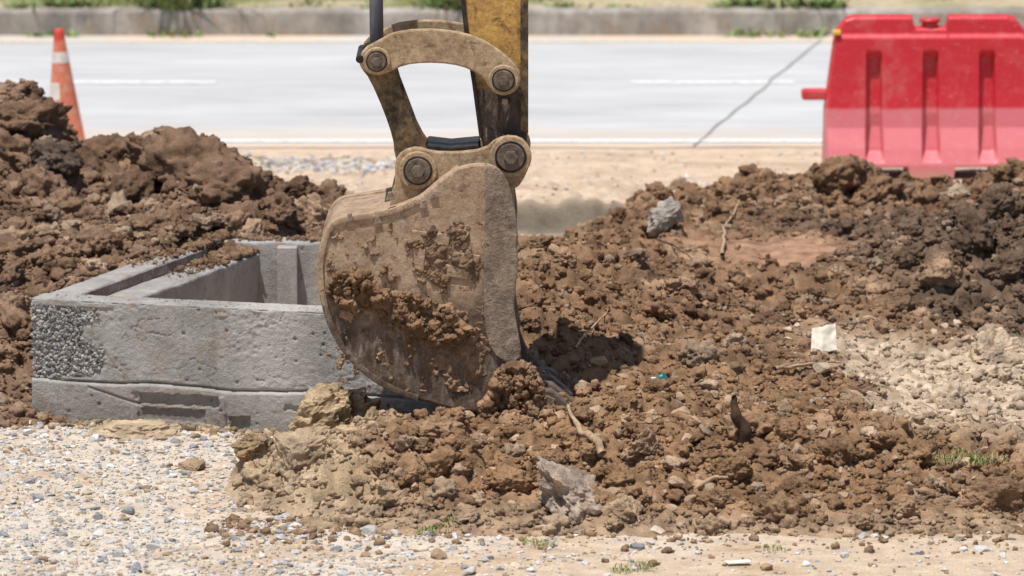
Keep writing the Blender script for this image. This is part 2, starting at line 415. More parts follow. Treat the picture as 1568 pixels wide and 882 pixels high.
exL=((40,200,.19),(85,250,.11),(15,245,.16),(235,242,.14),(300,272,.23),(170,250,.13),(140,270,.15),(20,380,.10),(430,330,.12),(480,335,.11),(345,300,.16),(380,370,.1),(90,330,.1),(250,350,.1),(20,480,.09),(455,300,.08),(200,300,.14),(60,300,.14))
clods("clods",H_left,cutL,col_left,(-3.3,-.4,27,32.0),((cl4,420,.035,.09),(cl3,4200,.016,.045),(cl2,17000,.006,.02)),moundL,None,exL,((-1.56,29.42,.60,.13),(-1.75,29.25,.58,.11),(-1.62,29.1,.58,.09),(-1.35,29.3,.60,.11),(-1.50,28.95,.57,.06)))
dR=lambda x,y:np.clip(1-1.2*spatch(x,y),0.02,1)*(.6+.5*sstep(1.2,1.9,x+.25*(y-30))+.5*(y<26.4))*(1-.6*sand_mask(x,y))
exR=[(1290,280,.14),(1040,290,.07),(1490,360,.11),(1540,420,.1),(1400,395,.08),(1200,480,.06),(1350,300,.1),(1440,430,.09),(1530,320,.12),(1380,480,.08),(1250,460,.07),(1480,480,.08),(1010,300,.07),(860,400,.07),(820,470,.07)]
for _ in range(34):exR.append((random.uniform(560,1540),random.uniform(660,790),random.uniform(.035,.085)))
clods("clods",H_right,cutR,col_right,(-1.2,3.2,24.4,32.8),((cl4,560,.028,.075),(cl3,6500,.014,.038),(cl2,30000,.006,.018)),moundR,dR,exR)
n=420;x=rng.uniform(-1.0,2.3,n);y=rng.uniform(24.45,26.6,n);z=H_right(x,y);k=z>0;x,y,z=x[k],y[k],z[k]
s=powsize(len(x),.010,.042,2.2);c=np.tile(np.array((.39,.27,.18)),(len(x),1))
v,f,c=scatter(st3,np.stack([x,y,z+s*.3],1),s,c,jit=.3);npmesh("stones",v,f,M_stone,c,False,moundR)
n=260;x=rng.uniform(1.3,2.7,n);y=rng.uniform(25.8,28.6,n);z=H_right(x,y)
s=powsize(len(x),.008,.05,2.4);c=np.tile(np.array((.52,.41,.30)),(len(x),1))
v,f,c=scatter(st3,np.stack([x,y,z+s*.3],1),s,c,jit=.2);npmesh("stones",v,f,M_stone,c,False,moundR)
n=2600;x=rng.uniform(-1.3,2.7,n);y=24.75-rng.exponential(.22,n)+.12*fbm(x*2,x*0,210,3);z=gz(x,y)
s=powsize(n,.004,.028,2.6);c=np.tile(np.array((.34,.23,.145)),(n,1))
v,f,c=scatter(cl2,np.stack([x,y,z+s*.3],1),s,c,jit=.3);npmesh("crumbs",v,f,M_soil,c,True,moundR)
def gravel(n,x0,x1,y0,y1,a,b,dens,var):
    x=rng.uniform(x0,x1,n);y=rng.uniform(y0,y1,n);k=(rng.random(n)<dens(x,y))&~inside(x,y,-.01)
    x,y=x[k],y[k];h=Hall(x,y);g=gz(x,y);k=(h-g)<.03;x,y,g=x[k],y[k],g[k]
    s=powsize(len(x),a,b,2.3);pal=np.array([(.56,.54,.52),(.46,.44,.42),(.28,.28,.29),(.56,.46,.35),(.38,.27,.18),(.68,.66,.63)])
    c=pal[rng.choice(6,len(x),p=(.22,.2,.17,.22,.12,.07))]
    return scatter(var,np.stack([x,y,g+s*.2],1),s,c,(1,1,.65),.12)
den=lambda x,y:np.clip(.75-.33*(x+1)+.6*fbm(x*2,y*2,140,3),.12,1)
parts=[gravel(30000,-2.7,2.7,22.7,27.3,.004,.013,den,st1),gravel(3800,-2.7,2.7,22.7,27.3,.010,.028,den,st3),
 gravel(300,-2.7,2.7,22.7,27.3,.02,.045,lambda x,y:np.ones_like(x)*.5,st3),
 gravel(1300,-1.75,-.7,35.5,36.6,.01,.03,lambda x,y:np.exp(-((y-36.05)/.25)**2),st1),
 gravel(2500,-3.5,3.3,32.9,36.8,.006,.018,lambda x,y:np.ones_like(x)*.5,st1)]
v,f,c=join(parts);npmesh("gravel",v,f,M_stone,c,False)
def rock(name,px,py,r,col,sq=(1,1,.8),idx=0,lift=.2,pos=None,smooth=False):
    x,y,z=pos if pos else hit(px,py);P=np.array([[x,y,z+r*lift]])
    v,f,c=scatter((st5[0][idx:idx+1],st5[1]),P,np.array([r]),np.array([col]),sq,.02)
    nn=np.array([mn.noise(Vector(q*22))+.6*mn.noise(Vector(q*60)) for q in v]);c=c*(1+.35*nn)[:,None]
    dirt=np.clip(nn*1.2+.1,0,1)[:,None];c=c*(1-.5*dirt)+np.array((.30,.19,.115))*.5*dirt
    return npmesh(name,v,f,M_soil,c,smooth)
rock("rock",0,0,.22,(.47,.355,.225),(1.05,.8,.9),idx=0,pos=(-.86,26.42,.11))
rock("rock",455,715,.16,(.46,.35,.235),(1,1,.9),idx=1)
rock("rock",385,690,.10,(.38,.27,.16),(1,1,.6),idx=2)
rock("rock",880,775,.14,(.41,.325,.26),(1,1,1.05),idx=3,lift=.3)
rock("rock",955,790,.11,(.42,.30,.195),(1,1,.9),idx=4)
rock("rock",985,690,.09,(.34,.23,.15),(1,1,.8),idx=5)
rock("rock",295,720,.05,(.38,.28,.18),idx=1)
rock("rock",190,665,.17,(.50,.39,.27),(1.2,1,.4),idx=3,lift=0)
rock("rock",1525,780,.14,(.26,.16,.10),(1,1,.8),idx=2)
rock("rock",1515,550,.13,(.54,.42,.30),(1,1,.8),idx=0)
rock("rock",1465,300,.08,(.42,.33,.24),(1,1,.9),idx=5)
rock("rock",710,790,.06,(.42,.30,.20),idx=4)
rock("rock",600,760,.06,(.44,.33,.22),idx=5)
rock("concrete_rubble",1018,348,.09,(.48,.43,.37),(1,1,1),idx=1,lift=.5)
# ---------------- concrete box ----------------
boxe=empty("concrete_manhole_box")
def wall(name,P0,P1,prof,ds=.006,feat=None,seed=0,mat=M_conc,rough=.003):
    d=P1-P0;Ln=np.linalg.norm(d);d=d/Ln;nrm=np.array((-d[1],d[0]))
    pr=[];nn=[];prof=[np.array(p,float) for p in prof]
    for i in range(len(prof)-1):
        a,b=prof[i],prof[i+1];L=np.linalg.norm(b-a);k=max(2,int(L/ds));e=(b-a)/L;no=np.array((-e[1],e[0]))
        for t in range(k+(i==len(prof)-2)):
            pr.append(a+(b-a)*t/k);nn.append(no)
    pr=np.array(pr);nn=np.array(nn);nn2=nn.copy()
    nn2[1:-1]=(nn[:-2]+nn[1:-1]+nn[2:])/3
    pr2=pr.copy();pr2[1:-1]=(pr2[:-2]+2*pr2[1:-1]+pr2[2:])/4
    pr=pr2;ns=max(2,int(Ln/ds));s=np.linspace(0,Ln,ns);arc=np.concatenate([[0],np.cumsum(np.linalg.norm(np.diff(pr,axis=0),axis=1))])
    Sg,Ag=np.meshgrid(s,arc);sg=Sg.ravel();ag=Ag.ravel()
    off=np.repeat(pr[:,0],ns);z=np.repeat(pr[:,1],ns);n0=np.repeat(nn2[:,0],ns);n1=np.repeat(nn2[:,1],ns)
    disp=rough*fbm(sg*6,ag*6,seed,3)+rough*.8*fbm(sg*60,ag*60,seed+1,3)
    edge=np.abs(n0*n1)>.02
    disp=disp-.014*edge*np.maximum(0,fbm(sg*14,ag*4,seed+2,3))*2
    hol=dome(sg*14,ag*14,seed+6,.03,.2);disp=disp-.14*np.where(hol>.13,hol-.13,0)
    if feat:disp=disp+feat(sg,z,off)
    off=off+n0*disp;z=z+n1*disp
    V=np.stack([P0[0]+d[0]*sg+nrm[0]*off,P0[1]+d[1]*sg+nrm[1]*off,z],1)
    return npmesh(name,V,gridfaces(ns,len(pr)),mat,parent=boxe)
T=.57
def frontfeat(s,z,off):
    o=(off<.01);r=np.zeros_like(s);w=.012*vn(s*5,s*0,300)
    r+=np.where(z+w<.185,.014,0)
    r-=.02*np.exp(-((z+w-.187)/.006)**2)
    jag=.006*vn(s*40,z*40,306)
    for a,b,c,d,h in((.5,.93,.095,.15,-.018),(.55,.86,.02,.08,-.012),(.98,1.08,-.02,.06,-.016),(1.25,1.6,.10,.125,-.010),(.93,.96,-.05,.15,.012),(.50,.535,-.05,.15,.012)):
        r+=h*(s+jag>a)*(s+jag<b)*(z+jag>c)*(z+jag<d)
    hon=(1-sstep(.28,.42,s+.12*fbm(s*7,z*7,301,3)+(.5-z)*.2))*(z>.2)*(z<.54)
    r+=hon*(.012*fbm(s*70,z*70,302,2)-.012)
    pm=sstep(-.1,.35,fbm(s*3,z*5,309,3))*(z>.2)
    r+=pm*(.003*fbm(s*14,z*30,303,4)+.0045*fbm(s*50,z*70,305,3))+.0016*fbm(s*40,z*60,307,3)
    rid=np.abs(fbm(s*6,z*9,311,3));r-=.004*(rid<.012)*(z>.2)
    cr=np.exp(-((z-(.16-(s-.3)*.28))/.004)**2)*(s>.28)*(s<.55);r-=.012*cr
    return r*o
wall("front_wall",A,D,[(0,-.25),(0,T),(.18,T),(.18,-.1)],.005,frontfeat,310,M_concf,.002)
dl=(B-A)/np.linalg.norm(B-A)
wall("left_wall",B,A+dl*.02,[(0,-.1),(0,T-.004),(.15,T-.004),(.155,T-.055),(.33,T-.058),(.33,-.1)],.01,None,320)
wall("back_wall",C,B,[(0,-.1),(0,T-.002),(.16,T-.002),(.16,-.1)],.01,None,330)
wall("right_wall",D,C,[(0,-.1),(0,T-.006),(.18,T-.006),(.18,-.1)],.01,None,340)
def boxpts(name,c,ux,hx,hy,z0,z1,mat,parent,bev=.005):
    ux=np.array(ux)/np.linalg.norm(ux);uy=np.array((-ux[1],ux[0]));V=[]
    for z in(z0,z1):
        for a,b in((-1,-1),(1,-1),(1,1),(-1,1)):
            p=np.array(c)+ux*a*hx+uy*b*hy;V.append((p[0],p[1],z))
    Fc=[[0,3,2,1],[4,5,6,7],[0,1,5,4],[1,2,6,5],[2,3,7,6],[3,0,4,7]]
    return pymesh(name,V,Fc,mat,parent,bev)
boxpts("pilaster",B+np.array((.43,-.2)),(1,0),.05,.06,-.1,T-.02,M_conc,boxe)
M_rust=metal_mat("rusty_angle",(.36,.31,.28),(.20,.10,.085),.5,None,.8,(.12,.05,.04))
nl=np.array((dl[1],-dl[0]));mid=A+dl*1.0+nl*.163
boxpts("steel_angle",mid,dl,.72,.004,T-.052,T-.006,M_rust,boxe,.001)
n=1500;s=rng.uniform(.0,.42,n);z=rng.uniform(.19,.54,n);k=(s+.12*fbm(s*7,z*7,301,3)+(.5-z)*.2)<.34;s,z=s[k],z[k]
d=(D-A)/np.linalg.norm(D-A);P=np.stack([A[0]+d[0]*s,A[1]+d[1]*s-.0,z],1);P[:,1]+=.007
r=powsize(len(s),.004,.011,2);pal=np.array([(.28,.275,.27),(.36,.35,.335),(.2,.20,.20),(.42,.385,.35)])
v,f,c=scatter(cl2,P,r,pal[rng.integers(0,4,len(s))],(1,.8,1));npmesh("exposed_aggregate",v,f,M_stone,c,True,boxe)
n=1500;t=1.0+rng.beta(2.2,1.0,n)*1.1;o=rng.uniform(0,.32,n);P=A[None]+dl[None]*t[:,None]+nl[None]*o[:,None]
r=powsize(n,.004,.03,2.4)*(.3+(t-1)*.9);v1=scatter(cl3,np.stack([P[:,0],P[:,1],T-.05*(o>.15)+r*.3],1),r,np.tile(np.array((.25,.16,.10)),(n,1)))
n=500;t=rng.uniform(.2,1.9,n);P=B[None]+(C-B)[None]*(t/1.95)[:,None]+np.array([[0,-.08]])+rng.uniform(-.07,.07,(n,2))
r=powsize(n,.004,.02,2.4);v2=scatter(cl2,np.stack([P[:,0],P[:,1],T+r*.3],1),r,np.tile(np.array((.25,.16,.10)),(n,1)))
n=350;t=rng.uniform(0,2.0,n)
P=A[None]+d[None]*t[:,None]+np.array([[-d[1],d[0]]])*rng.uniform(.02,.16,(n,1));r=powsize(n,.0015,.006,2.6);v3=scatter(cl2,np.stack([P[:,0],P[:,1],T+r*.3],1),r,np.tile(np.array((.44,.38,.31)),(n,1)))
# soil heaped against the foot of the front wall
n=900;t=rng.uniform(0,2.0,n);oo=rng.exponential(.05,n);P=A[None]+d[None]*t[:,None]-np.array([[-d[1],d[0]]])*(.02+oo)[:,None];r=powsize(n,.004,.025,2.4)
v4=scatter(cl2,np.stack([P[:,0],P[:,1],gz(P[:,0],P[:,1])+r*.4],1),r,np.tile(np.array((.40,.30,.20)),(n,1)),jit=.3)
v,f,c=join([v1,v2,v3,v4]);npmesh("spilled_soil",v,f,M_soil,c,True,boxe)
# ---------------- excavator arm ----------------
ex=empty("excavator_arm")
Y0,Y1=25.75,26.45
side=[(690,262),(712,252),(745,249),(768,260),(781,290),(789,340),(789,400),(785,450),(788,500),(796,545),(812,580),(836,603),(836,624),(790,632),(735,633),(690,627),(640,613),(595,597),(555,570),(525,538),(505,503),(492,460),(487,420),(489,385),(499,352),(516,334),(550,330),(600,322),(640,305),(665,283)]
sp=smoothpts(side,2)
prism("bucket_side_plate",sp,Y0,Y0+.035,M_bucket,ex,.012)
prism("bucket_side_plate",sp,Y1-.035,Y1,M_bucket,ex,.012,ref=Y0)
path=[(700,258),(665,283),(640,305),(600,322),(550,330),(516,334),(499,352),(489,385),(487,420),(492,460),(505,503),(525,538),(555,570),(595,597),(640,613),(690,627),(735,633),(790,632),(836,624)]
pp=smoothpts(path,2,False)
def shell(name,pp,Ya,Yb,th,mat,outw=0.):
    P=[Vector((*W(a,b,Y0),0)) for a,b in pp];c=Vector((*W(650,440,Y0),0));n=len(P);V=[]
    for i,p in enumerate(P):
        t=(P[min(i+1,n-1)]-P[max(i-1,0)]).normalized();q=Vector((-t.y,t.x,0))
        if q.dot(c-p)<0:q=-q
        a=p-q*outw;b=p+q*th
        V+=[(a.x,Ya,a.y),(a.x,Yb,a.y),(b.x,Yb,b.y),(b.x,Ya,b.y)]
    Fc=[]
    for i in range(n-1):
        for k in range(4):Fc.append([i*4+k,i*4+(k+1)%4,(i+1)*4+(k+1)%4,(i+1)*4+k])
    Fc+=[[0,1,2,3],[(n-1)*4+k for k in(3,2,1,0)]]
    return pymesh(name,V,Fc,mat,ex,.003,True)
shell("bucket_shell",pp,Y0+.032,Y1-.032,.025,M_bucket,-.002)
he=smoothpts([(640,305),(600,322),(550,330),(516,334),(499,352),(489,385),(487,420),(492,460),(505,503),(525,538),(555,570),(595,597),(640,613)],2,False)
shell("heel_wear_band",he,Y0-.010,Y0+.06,.022,M_bucket,.006)
shell("heel_wear_band",he,Y1-.06,Y1+.010,.022,M_bucket,.006)
cut=smoothpts([(741,253),(760,255),(776,272),(787,310),(793,350),(791,378),(794,400),(789,450),(787,470),(792,500),(800,545),(782,560),(752,540),(742,500),(740,440),(742,380),(744,300)],1)
prism("side_cutter",cut,Y0-.016,Y0+.002,M_cutter,ex,.006)
prism("side_cutter",cut,Y1-.002,Y1+.016,M_cutter,ex,.006,ref=Y0)
for a,b,c_,d_ in((630,352,690,372),(632,376,652,412),(684,384,736,398),(682,404,720,424)):
    prism("raised_pad",[(a,b),(c_,b+7),(c_-3,d_+5),(a+3,d_)],Y0-.010,Y0+.001,M_bucket,ex,.006)
for a,b in((535,333),(578,336),(597,300),(648,312),(665,298)):
    prism("bolt_lug",[(a-6,b+8),(a-3,b-5),(a+3,b-6),(a+7,b+6)],Y0-.012,Y0+.02,M_cutter,ex,.003)
lp=[(760,636),(838,606),(850,612),(846,628),(800,640)]
prism("cutting_lip",lp,Y0+.01,Y1-.01,M_cutter,ex,.004,ref=Y0)
for i in range(4):
    y=Y0-.0+.02+i*.185
    prism("bucket_tooth",[(818,598),(846,600),(880,628),(868,633),(820,626)],y,y+.085,M_pin,ex,.006,ref=Y0)
ear=smoothpts([(596,322),(598,300),(606,275),(604,248),(615,231),(640,224),(662,232),(700,233),(742,228),(760,212),(785,206),(806,216),(814,240),(806,268),(790,292),(776,280),(765,262),(745,256),(712,258),(690,268),(668,290),(640,312)],1)
prism("bucket_ear",ear,25.89,25.93,M_link,ex,.008)
prism("bucket_ear",ear,26.27,26.31,M_link,ex,.008,ref=25.89)
prism("bucket_top_block",[(600,330),(606,300),(660,272),(690,250),(752,250),(775,275),(760,300),(640,330)],25.932,26.268,M_link,ex,.008,ref=25.9)
prism("cross_tube",[(650,230),(655,222),(690,226),(733,222),(736,232),(690,236)],25.94,26.26,M_black,ex,.004,ref=25.94)
stick=[(698,-420),(706,0),(713,60),(724,130),(736,212),(748,250),(766,264),(790,262),(803,248),(807,215),(807,-420)]
prism("stick",stick,25.97,26.23,M_stick,ex,.008,ref=25.95)
prism("stick_edge_flange",[(697,-420),(705,0),(712,60),(723,130),(734,212),(739,212),(729,130),(719,60),(712,0),(704,-420)],25.955,26.245,M_black,ex,.003,ref=25.95)
prism("stick_edge_flange",[(797,-420),(797,200),(809,205),(809,-420)],25.955,26.245,M_dlink,ex,.003,ref=25.95)
arc=smoothpts([(549,96),(556,74),(580,62),(600,50),(640,44),(690,46),(730,56),(765,76),(795,104),(798,128),(786,144),(764,146),(748,134),(742,122),(720,106),(690,98),(650,96),(618,100),(598,110),(580,116),(560,112)],1)
prism("tipping_link",arc,25.90,25.935,M_link,ex,.008)
prism("tipping_link",arc,26.265,26.30,M_link,ex,.008,ref=25.90)
pl=smoothpts([(548,92),(556,76),(585,74),(603,92),(606,118),(624,165),(640,208),(662,240),(655,270),(630,272),(612,258),(604,238),(602,214),(588,172),(566,122),(553,106)],1)
prism("power_link",pl,25.94,25.975,M_dlink,ex,.007,ref=25.92)
prism("power_link",pl,26.225,26.26,M_dlink,ex,.007,ref=25.92)
prism("power_link_web",[(597,190),(604,190),(638,210),(632,222),(606,220)],25.975,26.225,M_black,ex,.004,ref=25.92)
def pin(px,py,r,yn):
    disc("pin_boss",px,py,r*1.55,yn-.02,yn+.002,M_link,ex,40,.006)
    disc("pin_ring",px,py,r*1.18,yn-.026,yn-.018,M_black,ex,40,.002)
    disc("pin_head",px,py,r*1.02,yn-.038,yn-.018,M_pin,ex,40,.004)
    disc("pin_bolt",px,py,r*.55,yn-.055,yn-.033,M_pin,ex,6,.003)
    disc("pin_shaft",px,py,r*.9,yn,26.1+(26.1-yn),M_pin,ex,24,.0)
    disc("pin_boss",px,py,r*1.5,2*26.1-yn,2*26.1-yn+.02,M_link,ex,40,.006)
pin(577,93,.040,25.90);pin(771,122,.044,25.90);pin(640,260,.055,25.89);pin(782,239,.060,25.89)
disc("grease_bolt",773,157,.014,25.93,25.98,M_link,ex,12,.002)
disc("side_stud",551,90,.018,25.88,26.3,M_black,ex,16,.004)
def tube(name,p0,p1,r,mat,parent,n=28):
    p0=Vector(p0);p1=Vector(p1);ax=(p1-p0).normalized();u=ax.orthogonal().normalized();w=ax.cross(u);V=[]
    for p in(p0,p1):
        for i in range(n):
            a=2*math.pi*i/n;V.append(tuple(p+u*math.cos(a)*r+w*math.sin(a)*r))
    Fc=[[i,(i+1)%n,(i+1)%n+n,i+n] for i in range(n)]+[list(range(n)),list(range(2*n-1,n-1,-1))]
    o=pymesh(name,V,Fc,mat,parent,0,True)
    for p in o.data.polygons:
        if len(p.vertices)>4:p.use_smooth=False
    return o
a=W(577,80,26.1);b=W(574,-190,26.1);c2=W(571,-430,26.1)
tube("hydraulic_rod",(a[0],26.1,a[1]),(b[0],26.1,b[1]),.031,M_rod,ex)
tube("hydraulic_barrel",(b[0],26.1,b[1]),(c2[0],26.1,c2[1]),.06,M_stick,ex)
tube("rod_eye",(a[0],25.985,a[1]-.04),(a[0],26.215,a[1]-.04),.06,M_black,ex)
def mudsheet(x0,x1,y0,y1,mf,amp,col,base,lump=1.):
    step=.9;gx=np.arange(x0,x1,step);gy=np.arange(y0,y1,step);X,Yp=np.meshgrid(gx,gy);px=X.ravel();py=Yp.ravel()
    m=mf(px,py);s=np.sqrt(np.clip(m*2.2,0,1))*(m>0)
    u=px/344;w=py/344
    u2=u+.01*vn(u*40,w*40,501);w2=w+.01*vn(u*40,w*40,502)
    h=s*(amp*(.55+.5*fbm(u*14,w*14,503,3))+lump*(.075*dome(u2*16,w2*16,504,.3,.75)+.045*dome(u2*36,w2*36,505,.3,.75)+.006*fbm(u*120,w*120,506,3)))
    yy=base+.004-h
    XZ=np.array([W(a,b,Y0) for a,b in zip(px,py)])
    V=np.stack([XZ[:,0],yy,XZ[:,1]],1);Fc=gridfaces(len(gx),len(gy))[:,::-1];k=(m[Fc]>-.03).all(1);Fc=Fc[k]
    uq=np.unique(Fc);mp=np.zeros(len(V),np.int32);mp[uq]=np.arange(len(uq))
    cc=np.tile(np.array(col),(len(V),1));cc=lerp(cc,(.36,.23,.14),sstep(.1,.5,fbm(u*20,w*20,507,3))*.6);cc=lerp(cc,(.14,.085,.055),sstep(.1,.5,fbm(u*15,w*15,508,3))*.6)
    Ft=mp[Fc];T3=np.concatenate([Ft[:,[0,1,2]],Ft[:,[0,2,3]]])
    return V[uq],T3,cc[uq]
nq=lambda a,b,s:fbm(a*.035,b*.035,s,4)
def mband(a,b):
    yc=442+(a-505)*.29-14*np.sin((a-505)*.03);half=38*np.minimum(1,(a-496)/40)*np.minimum(1,(728-a)/40)
    return 1-np.abs(b-yc)/np.maximum(half,1)+1.1*nq(a,b,601)-.0
def mplump(a,b):return 1-(((a-787)/(34+.34*np.clip(b-545,0,90)))**2+((b-598)/54)**2)+.7*nq(a,b,602)
def memb(a,b):return .8-(((a-682)/66)**2+((b-390)/48)**2)+1.3*nq(a*1.6,b*1.6,603)
def mspeck(a,b):return -.24+1.2*nq(a*2.2,b*2.2,604)-.4*(b<330)
def mlow(a,b):return .4-(((a-700)/85)**2+((b-535)/70)**2)+1.0*nq(a*1.3,b*1.3,605)
parts=[mudsheet(486,736,385,560,mband,.026,(.26,.16,.093),Y0,.8),
mudsheet(722,862,532,650,mplump,.085,(.32,.195,.118),Y0-.012,.9),
mudsheet(600,756,330,455,memb,.006,(.27,.18,.115),Y0,.35),
mudsheet(500,740,340,600,mspeck,.003,(.28,.185,.12),Y0,.3),
mudsheet(600,800,455,620,mlow,.004,(.24,.152,.098),Y0,.3)]
def clodface(n,fx,fy,y,a,b,flat,col,mf):
    px=rng.uniform(*fx,n*6);py=rng.uniform(*fy,n*6);k=mf(px,py)>.1;px,py=px[k][:n],py[k][:n]
    P=np.array([(W(p,q,Y0)[0],y,W(p,q,Y0)[1]) for p,q in zip(px,py)]);r=powsize(len(P),a,b,2.4)
    return scatter(cl3,P,r,np.tile(np.array(col),(len(P),1)),(1,flat,1))
parts+=[clodface(110,(500,720),(405,535),Y0-.034,.006,.018,.8,(.26,.16,.093),mband),clodface(110,(735,850),(545,645),Y0-.09,.006,.024,.8,(.31,.19,.115),mplump)]
v,f,c=join(parts);npmesh("caked_mud",v,f,M_soil,c,True,ex)
# ---------------- road ----------------
def sheet(name,x0,x1,y0,y1,z,mat,parent=None):
    return pymesh(name,[(x0,y0,z),(x1,y0,z),(x1,y1,z),(x0,y1,z)],[[0,1,2,3]],mat,parent)
k=NT("road_concrete");f=k.rng(k.noise(.8,4,.65,(.5,1.4,1)),.3,.7,.86,1.08)
g=k.math('MULTIPLY',f,k.rng(k.noise(4,4,.7,(.3,1.5,1)),.3,.7,.88,1.08))
c=k.mix(1,(.50,.493,.485),k.grey(g),'MULTIPLY')
yy=k.axis(1);dn=k.math('ADD',yy,k.math('MULTIPLY',k.math('SUBTRACT',k.noise(1.1,4,.7),.5),1.8))
c=k.mix(k.rng(dn,38.0,36.9),c,(.58,.46,.35));c=k.mix(k.rng(dn,42.8,43.3),c,(.60,.46,.33))
M_road=k.out(c,.85,.25,0,k.bump(k.noise(80,3,.7),.3,.004))
xs2=np.linspace(-80,80,4001);edge=36.95+.10*fbm(xs2*1.3,xs2*0,400,5)
V=[(float(a),float(b),.0) for a,b in zip(xs2,edge)]+[(float(a),43.26,.0) for a in xs2]
n=len(xs2);road=pymesh("road",V,[[i,i+1,i+1+n,i+n] for i in range(n-1)],M_road)
def paintmat(name,c,thr=.45):
    k=NT(name);f=k.rng(k.noise(14,4,.8),thr-.07,thr+.07);return k.out(k.mix(f,(.51,.50,.485),c),.7,.3)
M_white=paintmat("road_paint_white",(.76,.76,.75),.46);M_yel=paintmat("road_paint_edge",(.72,.60,.42),.46)
lines=empty("road_markings")
for i in range(-15,16):
    sheet("lane_dash",.82+4*i,.82+4*i+1.13,40.27,40.42,.004,M_white,lines)
sheet("edge_line",-70,70,37.16,37.30,.004,M_white,lines);sheet("edge_line",-70,70,42.80,42.93,.004,M_yel,lines)
M_tar=simple("joint_sealant",(.25,.235,.22),.8,.2)
n=60;p0=np.array(G(1062,224));p1=np.array(G(1258,60));V=[];
for i in range(n):
    t=i/(n-1);p=p0+(p1-p0)*t;w=.009+.006*mn.noise(Vector((t*20,0,0)));o=.03*mn.noise(Vector((t*9,3,0)))
    V+=[(p[0]-w+o,p[1],.0045),(p[0]+w+o,p[1],.0045)]
pymesh("road_crack",V,[[2*i,2*i+1,2*i+3,2*i+2] for i in range(n-1)],M_tar)
kb=empty("kerb")
xx=-60.
while xx<60:
    L=2.0;pr=[(43.26,-.05),(43.275,.165),(43.29,.185),(43.44,.19),(43.45,.0)]
    n=28;V=[];
    for i in range(n+1):
        X_=xx+.002+(L-.004)*i/n
        for a,b in pr:V.append((X_,a+.010*mn.noise(Vector((X_*3,b*9,1))),b+(.014*mn.noise(Vector((X_*4,a,2))) if b>.1 else 0)))
    m=len(pr);Fc=[[i*m+j,i*m+j+1,(i+1)*m+j+1,(i+1)*m+j] for i in range(n) for j in range(m-1)]+[list(range(m)),list(range(n*m+m-1,n*m-1,-1))]
    pymesh("kerb_stone",V,Fc,M_conctop,kb,0)
    xx+=L
# ---------------- vegetation ----------------
k=NT("grass_blades");M_grass=k.out(k.mix(1,k.attr(),k.grey(k.rng(k.noise(20,3),.3,.7,.7,1.3)),'MULTIPLY'),.6,.3)
def grass(name,C_,n,h,spread,w,col,parent=None,flat=.4,dry=.15):
    Vs=[];Fs=[];Cs=[];o=0
    for (cx,cy,cz,sc) in C_:
        for _ in range(int(n*sc)):
            a=random.uniform(0,6.283);r=spread*sc*math.sqrt(random.random());x=cx+r*math.cos(a);y=cy+r*math.sin(a);hh=h*sc*random.uniform(.4,1.1)
            d=random.uniform(0,6.283);ln=random.uniform(.2,1.)*hh*(flat+.4);ww=w*random.uniform(.6,1.3);px=-math.sin(d)*ww;py=math.cos(d)*ww
            g=np.array(col)*random.uniform(.6,1.4)
            if random.random()<dry:g=np.array((.32,.27,.13))
            for t,u in((0,.7),(.4,1.),(.75,.7),(1,.05)):
                bx=x+math.cos(d)*ln*t*t;by=y+math.sin(d)*ln*t*t;bz=cz-.01+hh*(t-.3*t*t)
                Vs+=[(bx-px*u,by-py*u,bz),(bx+px*u,by+py*u,bz)];Cs+=[g,g]
            for i in range(3):Fs.append([o+2*i,o+2*i+1,o+2*i+3,o+2*i+2])
            o+=8
    return npmesh(name,Vs,Fs,M_grass,np.array(Cs),True,parent)
C_=[]
for px,py,s in((1480,708,1.4),(1450,716,.9),(1515,712,.9),(1495,716,.8),(670,812,.8),(655,818,.6),(690,800,.5),(830,838,.6),(812,832,.5),(970,874,.9),(1185,845,.6),(990,870,.5),(950,878,.5)):
    x,y,z=hit(px,py);C_.append((x,y,z+.015,s))
grass("grass_tuft",C_,65,.055,.085,.0022,(.19,.26,.07),None,.9,.3)
C_=[]
for _ in range(1400):
    x=random.uniform(-9,9);y=random.uniform(43.55,49.5)
    if float(fbm(np.array([x*.9]),np.array([y*1.2]),130,4)[0])+.3*(y>46)>-.05 or random.random()<.06:C_.append((x,y,.16,random.uniform(.5,1.1)))
grass("verge_grass",C_,20,.10,.16,.008,(.18,.22,.07),None,.4,.3)
C_=[]
for px,s in((270,1.7),(285,1.5),(300,1.1),(105,.9),(670,1.2),(700,1.3),(690,1.0),(1120,.8),(1150,1.0),(1180,.7),(1210,.9),(1245,1.1),(1262,.9),(40,.8),(560,.5),(860,.6),(960,.5)):
    for q in range(2):C_.append(((px-784)/F*43.8+random.uniform(-.06,.06),43.45+random.uniform(-.02,.25),.16,s))
grass("weed",C_,45,.17,.16,.012,(.19,.27,.08),None,1.3,.2)
C_=[((px-784)/F*43.6,43.22,.0,s) for px,s in((1130,.8),(1160,.9),(1240,1.),(100,.8),(60,.6),(415,.4),(250,.8),(290,.9),(1190,.6))]
grass("weed",C_,35,.12,.14,.010,(.19,.27,.08),None,1.3,.2)
